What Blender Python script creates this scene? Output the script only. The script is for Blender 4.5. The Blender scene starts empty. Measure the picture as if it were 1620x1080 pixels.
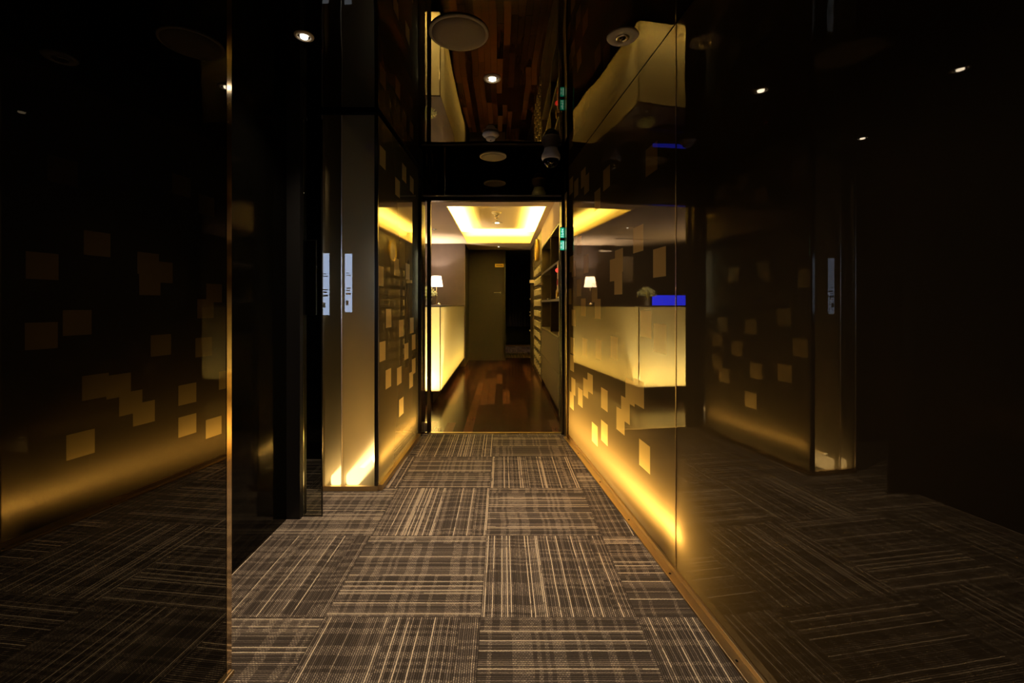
import bpy, bmesh, math, random
from mathutils import Vector, Matrix
random.seed(7)
scene = bpy.context.scene
COL = scene.collection
F = 700.0; CX = 795.0; CY = 482.0; EYE = 1.15
# ------------------------------------------------------------ camera
cam = bpy.data.cameras.new('camera'); cam.sensor_width = 36.0; cam.lens = F/1620*36
cam.shift_x = (810-CX)/1620; cam.shift_y = (CY-540)/1620; cam.clip_start = 0.02; cam.clip_end = 100
camo = bpy.data.objects.new('camera', cam); COL.objects.link(camo)
camo.location = (0, 0, EYE); camo.rotation_euler = (math.pi/2, 0, 0); scene.camera = camo
# ------------------------------------------------------------ world, view
w = bpy.data.worlds.new('world'); scene.world = w; w.use_nodes = True
w.node_tree.nodes['Background'].inputs[0].default_value = (1.0, .8, .55, 1)
w.node_tree.nodes['Background'].inputs[1].default_value = 0.0015
vs = scene.view_settings
vs.view_transform = 'Standard'; vs.look = 'None'; vs.gamma = 1.0; vs.exposure = 0.0
vs.use_curve_mapping = False
# ------------------------------------------------------------ lights
def area(name, loc, target, sx, sy, power, col, rot=None, spread=180):
    l = bpy.data.lights.new(name, 'AREA'); l.shape = 'RECTANGLE'; l.size = sx; l.size_y = sy
    l.energy = power; l.color = col; l.spread = math.radians(spread)
    o = bpy.data.objects.new(name, l); COL.objects.link(o); o.location = loc
    d = (Vector(target)-Vector(loc)).normalized()          # light looks along -Z
    z = -d
    xax = Vector(rot) if rot else Vector((0, 1, 0))
    xax = (xax - z*xax.dot(z)).normalized(); yax = z.cross(xax)
    o.rotation_euler = Matrix((xax, yax, z)).transposed().to_euler()
    return o
def spot(name, loc, target, power, col, ang, blend=.6, r=.02):
    l = bpy.data.lights.new(name, 'SPOT'); l.energy = power; l.color = col
    l.spot_size = math.radians(ang); l.spot_blend = blend; l.shadow_soft_size = r
    o = bpy.data.objects.new(name, l); COL.objects.link(o); o.location = loc
    d = (Vector(target)-Vector(loc)).normalized(); o.rotation_euler = d.to_track_quat('-Z', 'Y').to_euler()
    return o
H = 2.35      # corridor ceiling
HR = 2.29     # reception ceiling
D = 3.97      # doorway depth
RW = lambda Y: .9-.085*Y            # right glass wall
LB = lambda Y: -.863+.0338*Y        # light box side pane
LP = lambda Y: -.933+.062*Y         # near left pane
AMB = (1.0, .69, .27)
YEL = (1.0, .66, .15)
WARM = (1.0, .80, .60)
# tube in the cavity behind the right glass
area('tube_lamp_right', ((RW(2.87)+.12), 2.87, .15), (RW(2.87)+.02, 2.87, .19), 2.04, .03, 12.5, AMB, rot=(-.085, 1, 0))
area('tube_wash_right', ((RW(2.92)+.22), 2.92, .12), (RW(2.92)+.0, 2.92, .75), 1.9, .03, 1.3, AMB, rot=(-.085, 1, 0))
area('seam_spill_fill', (RW(1.9)+.16, 1.93, .17), (RW(1.66)+.01, 1.66, .20), .12, .05, .8, AMB)  # small extra lamp added for the spill past the panel seam
# tubes in the glass light box
area('tube_lamp_box', ((LB(3.2)-.055), 3.28, .17), (LB(3.2), 3.28, .20), 1.0, .03, 3.0, AMB, rot=(.034, 1, 0))
area('tube_lamp_core', (-.925, 3.28, .035), (-.99, 3.28, .07), 1.0, .02, 5.0, AMB)
area('tube_lamp_left', (-1.06, 3.28, .035), (-1.11, 3.28, .10), 1.0, .02, 2, AMB)
area('tube_wash_box', ((LB(3.2)-.10), 3.2, .14), (LB(3.2), 3.2, .9), .95, .03, .35, AMB, rot=(.034, 1, 0))
# counter light box
area('counter_lamp_side', (-.90, 6.65, .24), (-.715, 6.65, .36), 3.0, .05, 11, (1, .66, .18))
area('counter_lamp_side_high', (-.98, 6.65, .45), (-.715, 6.65, .75), 3.0, .05, 2.5, (1, .86, .5))
area('counter_lamp_end', (-1.55, 5.26, .24), (-1.55, 5.1, .34), 1.55, .05, 24, (1, .74, .30), rot=(1, 0, 0))
area('counter_lamp_end_high', (-1.55, 5.36, .45), (-1.55, 5.1, .75), 1.55, .05, 6.5, (1, .84, .5), rot=(1, 0, 0))
spot('ceiling_fill_lamp', (-2.95, 6.6, 1.2), (-1.5, 6.6, 2.6), 130, (1, .70, .36), 120, .9, .05)  # added fill brightening the reception ceiling, no fixture
# cove strips
CX0, CX1, CY0, CY1 = -.65, .51, 5.13, 8.18
for nm, loc, ln, ax in (('cove_strip_left', (CX0-.06, 6.65, HR+.045), 2.9, (0, 1, 0)), ('cove_strip_right', (CX1+.06, 6.65, HR+.045), 2.9, (0, 1, 0)),
                        ('cove_strip_far', (-.07, CY1+.06, HR+.045), 1.2, (1, 0, 0)), ('cove_strip_near', (-.07, CY0-.06, HR+.045), 1.2, (1, 0, 0))):
    tgt = Vector((-.07, 6.65, HR+.4)) if False else Vector(loc)+Vector(((.02 if loc[0] < -.3 else -.02 if loc[0] > .3 else 0), (-.02 if loc[1] > 8 else .02 if loc[1] < 5.2 else 0), .1))
    area(nm, loc, tgt, ln, .03, 80*ln/2.9*(.35 if 'near' in nm else 1.8 if 'far' in nm else 1), (1, .71, .13), rot=ax, spread=105)
# ceiling downlights (corridor)
spot('downlight_lamp_a', (-.054, 2.346, H-.012), (-.054, 2.15, 0), 200, WARM, 110, .9)
spot('downlight_lamp_b', (-.886, 1.976, H-.012), (-.7, 1.9, 0), 56, WARM, 100, .9)
spot('downlight_lamp_c', (-.05, .75, H-.012), (-.05, .95, 0), 78, WARM, 110, .9)
spot('downlight_lamp_reception', (-.09, 7.39, HR+.21), (-.09, 7.39, 0), 4, WARM, 110, .8)
spot('plant_fill_lamp', (-.72, 4.55, HR-.015), (-.89, 5.24, 1.24), 130, WARM, 36, .7)  # added to brighten the plant from the front
spot('downlight_lamp_counter', (-1.129, 6.27, HR-.015), (-.86, 5.3, 1.2), 45, WARM, 60, .8)

spot('recess_fill_lamp', (-1.30, 2.85, H-.012), (-1.22, 2.85, 0), 30, WARM, 70, .6)  # added to light the carpet behind the clear screen
# ------------------------------------------------------------ node helpers
def newmat(name):
    m = bpy.data.materials.new(name); m.use_nodes = True
    nt = m.node_tree; nt.nodes.clear(); out = nt.nodes.new('ShaderNodeOutputMaterial')
    return m, nt, out
def nd(nt, t, **kw):
    n = nt.nodes.new(t)
    for k, v in kw.items():
        if k in n.inputs: n.inputs[k].default_value = v
        else: setattr(n, k, v)
    return n
def mth(nt, op, a, b=None, c=None):
    n = nt.nodes.new('ShaderNodeMath'); n.operation = op
    for i, v in enumerate((a, b, c)):
        if v is None: continue
        if isinstance(v, (int, float)): n.inputs[i].default_value = v
        else: nt.links.new(v, n.inputs[i])
    return n.outputs[0]
def c4(c): return (c[0], c[1], c[2], 1)
def principled(name, col, rough=.5, metal=0, spec=.5, emit=None, es=0, noise=0, nscale=30, bump=0, coat=0):
    m, nt, out = newmat(name)
    p = nd(nt, 'ShaderNodeBsdfPrincipled'); nt.links.new(p.outputs[0], out.inputs[0])
    p.inputs['Base Color'].default_value = c4(col); p.inputs['Roughness'].default_value = rough
    p.inputs['Metallic'].default_value = metal; p.inputs['Specular IOR Level'].default_value = spec
    p.inputs['Coat Weight'].default_value = coat
    if emit: p.inputs['Emission Color'].default_value = c4(emit); p.inputs['Emission Strength'].default_value = es
    tc = nd(nt, 'ShaderNodeTexCoord')
    nz = nd(nt, 'ShaderNodeTexNoise'); nz.inputs['Scale'].default_value = nscale; nz.inputs['Detail'].default_value = 4
    nt.links.new(tc.outputs['Object'], nz.inputs['Vector'])
    if noise:
        mx = nd(nt, 'ShaderNodeMixRGB'); mx.inputs[1].default_value = c4([v*(1-noise) for v in col]); mx.inputs[2].default_value = c4([min(1, v*(1+noise)) for v in col])
        nt.links.new(nz.outputs[0], mx.inputs[0]); nt.links.new(mx.outputs[0], p.inputs['Base Color'])
    if bump:
        b = nd(nt, 'ShaderNodeBump'); b.inputs['Strength'].default_value = bump; b.inputs['Distance'].default_value = .002
        nt.links.new(nz.outputs[0], b.inputs['Height']); nt.links.new(b.outputs[0], p.inputs['Normal'])
    return m
def gloss_dark(name, col, ior, rough, gcol=(1, .95, .88), wave=0, wscale=2):
    """dark lacquer or backed glass: diffuse below, mirror reflection by Fresnel"""
    m, nt, out = newmat(name)
    df = nd(nt, 'ShaderNodeBsdfDiffuse'); df.inputs[0].default_value = c4(col)
    gl = nd(nt, 'ShaderNodeBsdfGlossy'); gl.inputs['Color'].default_value = c4(gcol); gl.inputs['Roughness'].default_value = rough
    fr = nd(nt, 'ShaderNodeFresnel'); fr.inputs[0].default_value = ior
    mx = nd(nt, 'ShaderNodeMixShader')
    nt.links.new(fr.outputs[0], mx.inputs[0]); nt.links.new(df.outputs[0], mx.inputs[1]); nt.links.new(gl.outputs[0], mx.inputs[2])
    nt.links.new(mx.outputs[0], out.inputs[0])
    if wave:
        tc = nd(nt, 'ShaderNodeTexCoord'); nz = nd(nt, 'ShaderNodeTexNoise'); nz.inputs['Scale'].default_value = wscale; nz.inputs['Detail'].default_value = 1
        nt.links.new(tc.outputs['Object'], nz.inputs['Vector'])
        b = nd(nt, 'ShaderNodeBump'); b.inputs['Strength'].default_value = 1; b.inputs['Distance'].default_value = wave
        nt.links.new(nz.outputs[0], b.inputs['Height']); nt.links.new(b.outputs[0], gl.inputs['Normal'])
    return m
def film(name, tcol, ior, rough, clear=0.0, dcol=(.01, .008, .005), gcol=(1, .93, .82), clcol=(.5, .42, .3), blur=0):
    """frosted glass: light from behind comes through (translucent), mirror reflection on the face, optional see-through share"""
    m, nt, out = newmat(name)
    tr = nd(nt, 'ShaderNodeBsdfTranslucent'); tr.inputs[0].default_value = c4(tcol)
    df = nd(nt, 'ShaderNodeBsdfDiffuse'); df.inputs[0].default_value = c4(dcol)
    ad = nd(nt, 'ShaderNodeAddShader'); nt.links.new(tr.outputs[0], ad.inputs[0]); nt.links.new(df.outputs[0], ad.inputs[1])
    base = ad.outputs[0]
    if clear:
        if blur:
            tp = nd(nt, 'ShaderNodeBsdfRefraction'); tp.inputs['IOR'].default_value = 1.2; tp.inputs['Roughness'].default_value = blur
        else: tp = nd(nt, 'ShaderNodeBsdfTransparent')
        tp.inputs[0].default_value = c4(clcol)
        m2 = nd(nt, 'ShaderNodeMixShader'); m2.inputs[0].default_value = clear
        nt.links.new(base, m2.inputs[1]); nt.links.new(tp.outputs[0], m2.inputs[2]); base = m2.outputs[0]
    gl = nd(nt, 'ShaderNodeBsdfGlossy'); gl.inputs['Color'].default_value = c4(gcol); gl.inputs['Roughness'].default_value = rough
    fr = nd(nt, 'ShaderNodeFresnel'); fr.inputs[0].default_value = ior
    mx = nd(nt, 'ShaderNodeMixShader')
    nt.links.new(fr.outputs[0], mx.inputs[0]); nt.links.new(base, mx.inputs[1]); nt.links.new(gl.outputs[0], mx.inputs[2])
    nt.links.new(mx.outputs[0], out.inputs[0])
    return m
def clearglass(name, col=(.9, .9, .88), ior=1.45):
    m, nt, out = newmat(name)
    tp = nd(nt, 'ShaderNodeBsdfTransparent'); tp.inputs[0].default_value = c4(col)
    gl = nd(nt, 'ShaderNodeBsdfGlossy'); gl.inputs['Roughness'].default_value = 0.0
    fr = nd(nt, 'ShaderNodeFresnel'); fr.inputs[0].default_value = ior
    mx = nd(nt, 'ShaderNodeMixShader')
    nt.links.new(fr.outputs[0], mx.inputs[0]); nt.links.new(tp.outputs[0], mx.inputs[1]); nt.links.new(gl.outputs[0], mx.inputs[2])
    nt.links.new(mx.outputs[0], out.inputs[0])
    return m
def emis(name, col, s):
    m, nt, out = newmat(name); e = nd(nt, 'ShaderNodeEmission'); e.inputs[0].default_value = c4(col); e.inputs[1].default_value = s
    nt.links.new(e.outputs[0], out.inputs[0]); return m

def carpet():
    m, nt, out = newmat('woven_carpet_tiles')
    p = nd(nt, 'ShaderNodeBsdfPrincipled'); p.inputs['Roughness'].default_value = .95; p.inputs['Specular IOR Level'].default_value = .1
    nt.links.new(p.outputs[0], out.inputs[0])
    tc = nd(nt, 'ShaderNodeTexCoord'); sp = nd(nt, 'ShaderNodeSeparateXYZ'); nt.links.new(tc.outputs['Object'], sp.inputs[0])
    T = .575; M = lambda *a: mth(nt, *a)
    x = M('DIVIDE', M('ADD', sp.outputs[0], .08), T); y = M('DIVIDE', M('SUBTRACT', sp.outputs[1], 1.63), T)
    ix = M('FLOOR', x); iy = M('FLOOR', y); fx = M('SUBTRACT', x, ix); fy = M('SUBTRACT', y, iy)
    par = M('FLOORED_MODULO', M('ADD', ix, iy), 2.0)
    npar = M('SUBTRACT', 1.0, par)
    v = M('ADD', M('MULTIPLY', fy, par), M('MULTIPLY', fx, npar))
    u = M('ADD', M('MULTIPLY', fx, par), M('MULTIPLY', fy, npar))
    seed = M('ADD', M('MULTIPLY', ix, 17.37), M('MULTIPLY', iy, 31.71))
    def wn(a, b):
        c = nd(nt, 'ShaderNodeCombineXYZ'); nt.links.new(a, c.inputs[0]); nt.links.new(b, c.inputs[1])
        n = nd(nt, 'ShaderNodeTexWhiteNoise', noise_dimensions='2D'); nt.links.new(c.outputs[0], n.inputs['Vector']); return n.outputs['Value']
    def pn(a, b, s, det=1):
        c = nd(nt, 'ShaderNodeCombineXYZ'); nt.links.new(a, c.inputs[0]); nt.links.new(b, c.inputs[1])
        n = nd(nt, 'ShaderNodeTexNoise'); n.inputs['Scale'].default_value = s; n.inputs['Detail'].default_value = det
        nt.links.new(c.outputs[0], n.inputs['Vector']); return n.outputs[0]
    N = 78.0
    wob = M('MULTIPLY', M('SUBTRACT', pn(M('MULTIPLY', u, 4.0), M('ADD', M('MULTIPLY', v, 6.0), seed), 1.0), .5), .55)
    fine = M('MULTIPLY', M('SUBTRACT', pn(M('MULTIPLY', u, 90.0), M('ADD', M('MULTIPLY', v, 40.0), seed), 1.0), .5), .45)
    vn = M('ADD', M('MULTIPLY', v, N), M('ADD', wob, fine)); idx = M('FLOOR', vn); fr = M('SUBTRACT', vn, idx)
    prof = M('POWER', M('SINE', M('MULTIPLY', fr, math.pi)), 1.5)
    ln = wn(idx, seed)
    bright = M('GREATER_THAN', ln, .88)
    med = M('GREATER_THAN', ln, .62)
    # long breaks in the bright yarns
    brk = pn(M('MULTIPLY', u, 3.0), M('ADD', M('MULTIPLY', idx, 1.3), seed), 1.0)
    bright = M('MULTIPLY', bright, M('SMOOTH_MIN', M('MULTIPLY', M('GREATER_THAN', brk, .38), 1.0), 1.0, .0))
    # cross bands
    ub = M('FLOOR', M('ADD', M('MULTIPLY', u, 42.0), M('MULTIPLY', pn(M('MULTIPLY', v, 5.0), seed, 1.0), 2.0)))
    bandv = wn(ub, M('ADD', seed, M('FLOOR', M('MULTIPLY', v, 2.3))))
    band = M('GREATER_THAN', bandv, .54)
    # weave dash
    un = M('MULTIPLY', u, 60.0); uf = M('FRACT', M('ADD', un, M('MULTIPLY', M('FLOORED_MODULO', idx, 2.0), .5)))
    dash = M('POWER', M('SINE', M('MULTIPLY', uf, math.pi)), .7)
    f = M('MULTIPLY', M('ADD', .10, M('ADD', M('MULTIPLY', bright, .58), M('ADD', M('MULTIPLY', M('MULTIPLY', ln, ln), .50), M('MULTIPLY', M('MULTIPLY', M('MULTIPLY', band, dash), M('ADD', .35, M('MULTIPLY', wn(idx, ub), .65))), .44)))), prof)
    fz = pn(M('MULTIPLY', sp.outputs[0], 1.0), sp.outputs[1], 160.0, 2)
    f = M('MULTIPLY', f, M('ADD', .35, M('MULTIPLY', fz, 1.3)))
    # seam
    ed = M('MINIMUM', M('MINIMUM', fx, M('SUBTRACT', 1.0, fx)), M('MINIMUM', fy, M('SUBTRACT', 1.0, fy)))
    f = M('MULTIPLY', f, M('MINIMUM', 1.0, M('ADD', .45, M('MULTIPLY', ed, 110.0))))
    cr = nd(nt, 'ShaderNodeValToRGB'); e = cr.color_ramp.elements
    e[0].position = 0; e[0].color = (.020, .015, .011, 1); e[1].position = 1; e[1].color = (.62, .50, .34, 1)
    a = cr.color_ramp.elements.new(.35); a.color = (.18, .14, .105, 1)
    nt.links.new(f, cr.inputs[0]); nt.links.new(cr.outputs[0], p.inputs['Base Color'])
    b = nd(nt, 'ShaderNodeBump'); b.inputs['Strength'].default_value = .5; b.inputs['Distance'].default_value = .002
    nt.links.new(M('ADD', prof, f), b.inputs['Height']); nt.links.new(b.outputs[0], p.inputs['Normal'])
    return m
def wood():
    m, nt, out = newmat('dark_plank_floor')
    p = nd(nt, 'ShaderNodeBsdfPrincipled'); p.inputs['Roughness'].default_value = .17; p.inputs['Specular IOR Level'].default_value = .09
    nt.links.new(p.outputs[0], out.inputs[0])
    tc = nd(nt, 'ShaderNodeTexCoord'); sp = nd(nt, 'ShaderNodeSeparateXYZ'); nt.links.new(tc.outputs['Object'], sp.inputs[0])
    M = lambda *a: mth(nt, *a)
    PW = .09
    x = M('DIVIDE', sp.outputs[0], PW); ix = M('FLOOR', x); fx = M('SUBTRACT', x, ix)
    def wn(a, b):
        c = nd(nt, 'ShaderNodeCombineXYZ'); nt.links.new(a, c.inputs[0]); nt.links.new(b, c.inputs[1])
        n = nd(nt, 'ShaderNodeTexWhiteNoise', noise_dimensions='2D'); nt.links.new(c.outputs[0], n.inputs['Vector']); return n.outputs['Value']
    off = wn(ix, M('MULTIPLY', ix, 3.3))
    y = M('ADD', M('DIVIDE', sp.outputs[1], .9), M('MULTIPLY', off, 5.0)); iy = M('FLOOR', y); fy = M('SUBTRACT', y, iy)
    tone = wn(ix, iy)
    c = nd(nt, 'ShaderNodeCombineXYZ'); nt.links.new(M('MULTIPLY', sp.outputs[0], 40.0), c.inputs[0]); nt.links.new(M('MULTIPLY', sp.outputs[1], 2.5), c.inputs[1]); nt.links.new(M('MULTIPLY', tone, 30.0), c.inputs[2])
    nz = nd(nt, 'ShaderNodeTexNoise'); nz.inputs['Scale'].default_value = 1; nz.inputs['Detail'].default_value = 4; nt.links.new(c.outputs[0], nz.inputs['Vector'])
    t = M('ADD', M('MULTIPLY', M('POWER', tone, 1.6), .75), M('MULTIPLY', nz.outputs[0], .25))
    ed = M('MINIMUM', M('MULTIPLY', M('MINIMUM', fx, M('SUBTRACT', 1.0, fx)), 30.0), M('MULTIPLY', M('MINIMUM', fy, M('SUBTRACT', 1.0, fy)), 200.0))
    t = M('MULTIPLY', t, M('MINIMUM', 1.0, ed))
    cr = nd(nt, 'ShaderNodeValToRGB'); e = cr.color_ramp.elements
    e[0].position = 0; e[0].color = (.008, .004, .003, 1); e[1].position = 1; e[1].color = (.16, .068, .036, 1)
    a = cr.color_ramp.elements.new(.4); a.color = (.036, .015, .010, 1)
    nt.links.new(t, cr.inputs[0]); nt.links.new(cr.outputs[0], p.inputs['Base Color'])
    return m
MT = {}
MT['carpet'] = carpet(); MT['wood'] = wood()
MT['ceil_black'] = gloss_dark('black_gloss_ceiling', (.0015, .0012, .001), 1.78, .003, (1, .88, .68), wave=.004, wscale=1.6)
MT['header'] = gloss_dark('black_mirror_header', (.0015, .0012, .001), 3.0, .002, (1, .92, .8))
MT['black_gloss'] = gloss_dark('black_gloss_lacquer', (.002, .0018, .0015), 1.42, .006)
MT['black_mirror'] = gloss_dark('dark_mirror_glass', (.002, .0018, .0012), 1.2, .09)
MT['left_mirror'] = gloss_dark('dark_tinted_glass', (.002, .0018, .0012), 1.6, .004, (1, .92, .78))
MT['black_matt'] = principled('black_paint', (.006, .005, .004), .5, noise=.2)
MT['film'] = film('frosted_amber_glass', (.27, .18, .068), 1.62, .002)
MT['square'] = film('amber_square_film', (.95, .64, .20), 1.45, .004, dcol=(.10, .06, .02))
MT['film_box'] = film('frosted_box_glass', (.19, .13, .047), 1.85, .002)
MT['film_front'] = film('smoked_front_glass', (.22, .17, .08), 1.5, .01, clear=.6, clcol=(.9, .72, .46), blur=.45)
MT['clear'] = clearglass('clear_glass')
MT['backclear'] = clearglass('clear_glass_back', (.95, .95, .92), 1.01)
MT['smoke'] = clearglass('smoked_clear_glass', (.68, .68, .62), 1.3)
MT['counter'] = film('frosted_counter_acrylic', (.84, .76, .45), 1.4, .12, dcol=(.18, .16, .11))
MT['brass'] = principled('brushed_bronze_metal', (.52, .38, .2), .32, 1, noise=.15, nscale=200)
MT['steel'] = principled('brushed_steel', (.6, .58, .55), .28, 1, noise=.1, nscale=150)
MT['polished_edge'] = principled('polished_metal_edge', (.85, .68, .45), .10, 1)
MT['edge'] = principled('polished_glass_edge', (.62, .52, .38), .42, .5)
MT['dark_metal'] = principled('dark_bronze_frame', (.07, .06, .05), .22, .9)
MT['chrome'] = principled('chrome', (.85, .83, .8), .08, 1)
MT['cream'] = principled('cream_ceiling_paint', (.74, .60, .44), .85, noise=.04, nscale=4)
MT['cove'] = principled('cove_paint', (.82, .74, .55), .85)
MT['mauve'] = principled('mauve_plaster', (.068, .049, .043), .85, noise=.2, nscale=8, bump=.3)
MT['dark_wood'] = principled('dark_stained_panel', (.055, .038, .026), .4, noise=.35, nscale=14)
MT['brown_door'] = principled('brown_door_laminate', (.020, .0125, .0125), .7, noise=.2, nscale=20)
MT['locker'] = principled('dark_locker_laminate', (.05, .035, .024), .35, noise=.15)
MT['laminate'] = principled('brown_cupboard_laminate', (.030, .014, .010), .75, noise=.2, nscale=18)
MT['shade'] = None
MT['white'] = principled('white_plastic', (.62, .58, .5), .5)
MT['grille'] = principled('speaker_grille', (.36, .32, .27), .7, noise=.2, nscale=300, bump=.4)
MT['bulb'] = emis('bulb_glow', (1, .86, .66), 12)
MT['bulb_soft'] = emis('recess_lamp_glow', (1, .9, .7), 6)
MT['blue'] = emis('blue_screen_glow', (.02, .03, 1), 4)
MT['screen'] = emis('pale_blue_screen_glow', (.46, .62, 1), 15)
MT['green'] = emis('green_sign_glow', (.02, .55, .30), .8)
MT['signwhite'] = emis('white_sign_glow', (.6, 1, .85), 1.0)
MT['red'] = emis('red_lamp_glow', (1, .05, .03), 2.0)
MT['redplastic'] = principled('red_plastic', (.45, .02, .015), .4)
MT['gold'] = principled('gold_sign_plate', (.75, .5, .08), .35, .3)
MT['ink'] = principled('dark_print', (.05, .03, .015), .6)
def leaf_mat():
    m, nt, out = newmat('pale_green_leaf')
    d = nd(nt, 'ShaderNodeBsdfDiffuse'); t_ = nd(nt, 'ShaderNodeBsdfTranslucent'); x = nd(nt, 'ShaderNodeMixShader'); x.inputs[0].default_value = .5
    for q in (d, t_): q.inputs[0].default_value = (.62, .62, .30, 1)
    nt.links.new(d.outputs[0], x.inputs[1]); nt.links.new(t_.outputs[0], x.inputs[2]); nt.links.new(x.outputs[0], out.inputs[0]); return m
MT['leaf'] = leaf_mat()
MT['pot'] = principled('pale_pot', (.62, .55, .38), .5)
MT['cloth'] = principled('dark_curtain_cloth', (.02, .016, .013), .9, noise=.3)
MT['paper'] = principled('cream_paper', (.7, .6, .42), .7)
MT['tube'] = emis('warm_tube_glow', (1, .78, .42), 6.5)
MT['core'] = principled('pale_core_board', (.36, .32, .24), .8)
MT['handle'] = principled('satin_metal_handle', (.58, .52, .40), .4, .3)
MT['clockface'] = principled('cream_clock_face', (.85, .74, .5), .5)
def shade_mat():
    m, nt, out = newmat('fabric_lamp_shade')
    e = nd(nt, 'ShaderNodeEmission'); e.inputs[0].default_value = (1, .80, .62, 1); e.inputs[1].default_value = 2.2
    tr = nd(nt, 'ShaderNodeBsdfTranslucent'); tr.inputs[0].default_value = (.8, .7, .55, 1)
    ad = nd(nt, 'ShaderNodeAddShader'); nt.links.new(e.outputs[0], ad.inputs[0]); nt.links.new(tr.outputs[0], ad.inputs[1]); nt.links.new(ad.outputs[0], out.inputs[0])
    return m
MT['shade'] = shade_mat()

# ------------------------------------------------------------ mesh helpers
class MB:
    def __init__(s, M=None): s.bm = bmesh.new(); s.M = M or Matrix()
    def v(s, p): return s.bm.verts.new(s.M @ Vector(p))
    def face(s, pts, mi=0):
        f = s.bm.faces.new([s.v(p) for p in pts]); f.material_index = mi; return f
    def box(s, x0, y0, z0, x1, y1, z1, mi=0, bev=0):
        vs = [s.v((x, y, z)) for z in (z0, z1) for y in (y0, y1) for x in (x0, x1)]
        fs = []
        for q in ((0, 2, 3, 1), (4, 5, 7, 6), (0, 1, 5, 4), (2, 6, 7, 3), (0, 4, 6, 2), (1, 3, 7, 5)):
            f = s.bm.faces.new([vs[i] for i in q]); f.material_index = mi; fs.append(f)
        if bev:
            es = list({e for f in fs for e in f.edges})
            bmesh.ops.bevel(s.bm, geom=es, offset=bev, segments=2, affect='EDGES', profile=.5)
        return s
    def lathe(s, prof, c=(0, 0, 0), n=32, axis='Z', mi=0, cap=True):
        c = Vector(c); rings = []
        for r, h in prof:
            ring = []
            for i in range(n):
                a = 2*math.pi*i/n; p = (r*math.cos(a), r*math.sin(a), h)
                if axis == 'X': p = (h, p[0], p[1])
                if axis == 'Y': p = (p[0], h, p[1])
                ring.append(s.v(c+Vector(p)))
            rings.append(ring)
        for a, b in zip(rings, rings[1:]):
            for i in range(n):
                f = s.bm.faces.new((a[i], a[(i+1) % n], b[(i+1) % n], b[i])); f.material_index = mi; f.smooth = True
        if cap:
            for r in (rings[0], rings[-1]):
                f = s.bm.faces.new(r); f.material_index = mi
        return s
    def tube(s, pts, r, n=8, mi=0):
        pts = [Vector(p) for p in pts]; rings = []
        for i, p in enumerate(pts):
            t = (pts[min(i+1, len(pts)-1)]-pts[max(i-1, 0)]).normalized()
            a = t.orthogonal().normalized() if i == 0 else (a-t*a.dot(t)).normalized(); b = t.cross(a)
            rings.append([s.v(p+(a*math.cos(2*math.pi*k/n)+b*math.sin(2*math.pi*k/n))*r) for k in range(n)])
        for q, w_ in zip(rings, rings[1:]):
            for i in range(n):
                f = s.bm.faces.new((q[i], q[(i+1) % n], w_[(i+1) % n], w_[i])); f.smooth = True; f.material_index = mi
        for q in (rings[0], rings[-1]): s.bm.faces.new(q)
        return s
    def build(s, name, mats, parent=None, loc=None):
        bmesh.ops.recalc_face_normals(s.bm, faces=s.bm.faces)
        me = bpy.data.meshes.new(name); s.bm.to_mesh(me); s.bm.free()
        for m in (mats if isinstance(mats, (list, tuple)) else [mats]): me.materials.append(MT[m] if isinstance(m, str) else m)
        o = bpy.data.objects.new(name, me); COL.objects.link(o)
        if loc: o.location = loc
        if parent: o.parent = parent
        return o
def tag(o, label, cat, group=None, kind=None):
    o['label'] = label; o['category'] = cat
    if group: o['group'] = group
    if kind: o['kind'] = kind
    return o
def thing(name, loc, label, cat, group=None, rot=0):
    o = bpy.data.objects.new(name, None); o.empty_display_size = .1; COL.objects.link(o); o.location = loc; o.rotation_euler = (0, 0, rot)
    return tag(o, label, cat, group)
def struct(o, label, cat='wall'):
    o['kind'] = 'structure'; o['label'] = label; o['category'] = cat; return o
def sbox(name, mat, x0, y0, z0, x1, y1, z1, label, cat='wall', parent=None, bev=0):
    o = MB().box(x0, y0, z0, x1, y1, z1, bev=bev).build(name, mat, parent)
    return struct(o, label, cat) if not parent else o

# ------------------------------------------------------------ setting
sbox('floor', 'carpet', -3.2, -4, -.04, 1.25, 3.955, 0, 'brown woven carpet tiles of the dark corridor', 'floor')
sbox('floor.001', 'wood', -3.4, 3.985, -.04, 1.25, 9.6, 0, 'dark glossy wooden plank floor of the reception room', 'floor')
sbox('floor.002', 'carpet', -.2, 9.6, -.04, 1.25, 13, 0, 'carpet floor of the dark passage at the far end', 'floor')
sbox('trim_1', 'brass', -.66, 3.955, -.04, .56, 3.985, .006, 'thin metal threshold strip between carpet and wood floor', 'threshold')
sbox('ceiling', 'ceil_black', -3.2, -4, H, 1.25, 4.05, H+.05, 'black glossy mirror ceiling of the corridor', 'ceiling')
# reception ceiling with the cove
b = MB()
t = .02; X0, X1, Y0, Y1 = -3.4, 1.0, 4.06, 9.22
b.box(X0, Y0, HR, CX0, Y1, HR+t); b.box(CX1, Y0, HR, X1, Y1, HR+t)
b.box(CX0, Y0, HR, CX1, CY0, HR+t); b.box(CX0, CY1, HR, CX1, Y1, HR+t)
struct(b.build('ceiling.001', 'cream'), 'cream painted ceiling of the reception room', 'ceiling')
b = MB(); g = .14; zt = HR+.23
b.box(CX0-g, CY0-g, zt, CX1+g, CY1+g, zt+.03)
b.box(CX0-g-.02, CY0-g, HR+t, CX0-g, CY1+g, zt); b.box(CX1+g, CY0-g, HR+t, CX1+g+.02, CY1+g, zt)
b.box(CX0-g, CY0-g-.02, HR+t, CX1+g, CY0-g, zt); b.box(CX0-g, CY1+g, HR+t, CX1+g, CY1+g+.02, zt)
struct(b.build('ceiling.002', 'cove'), 'recessed ceiling cove glowing yellow over the reception floor', 'ceiling')
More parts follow.
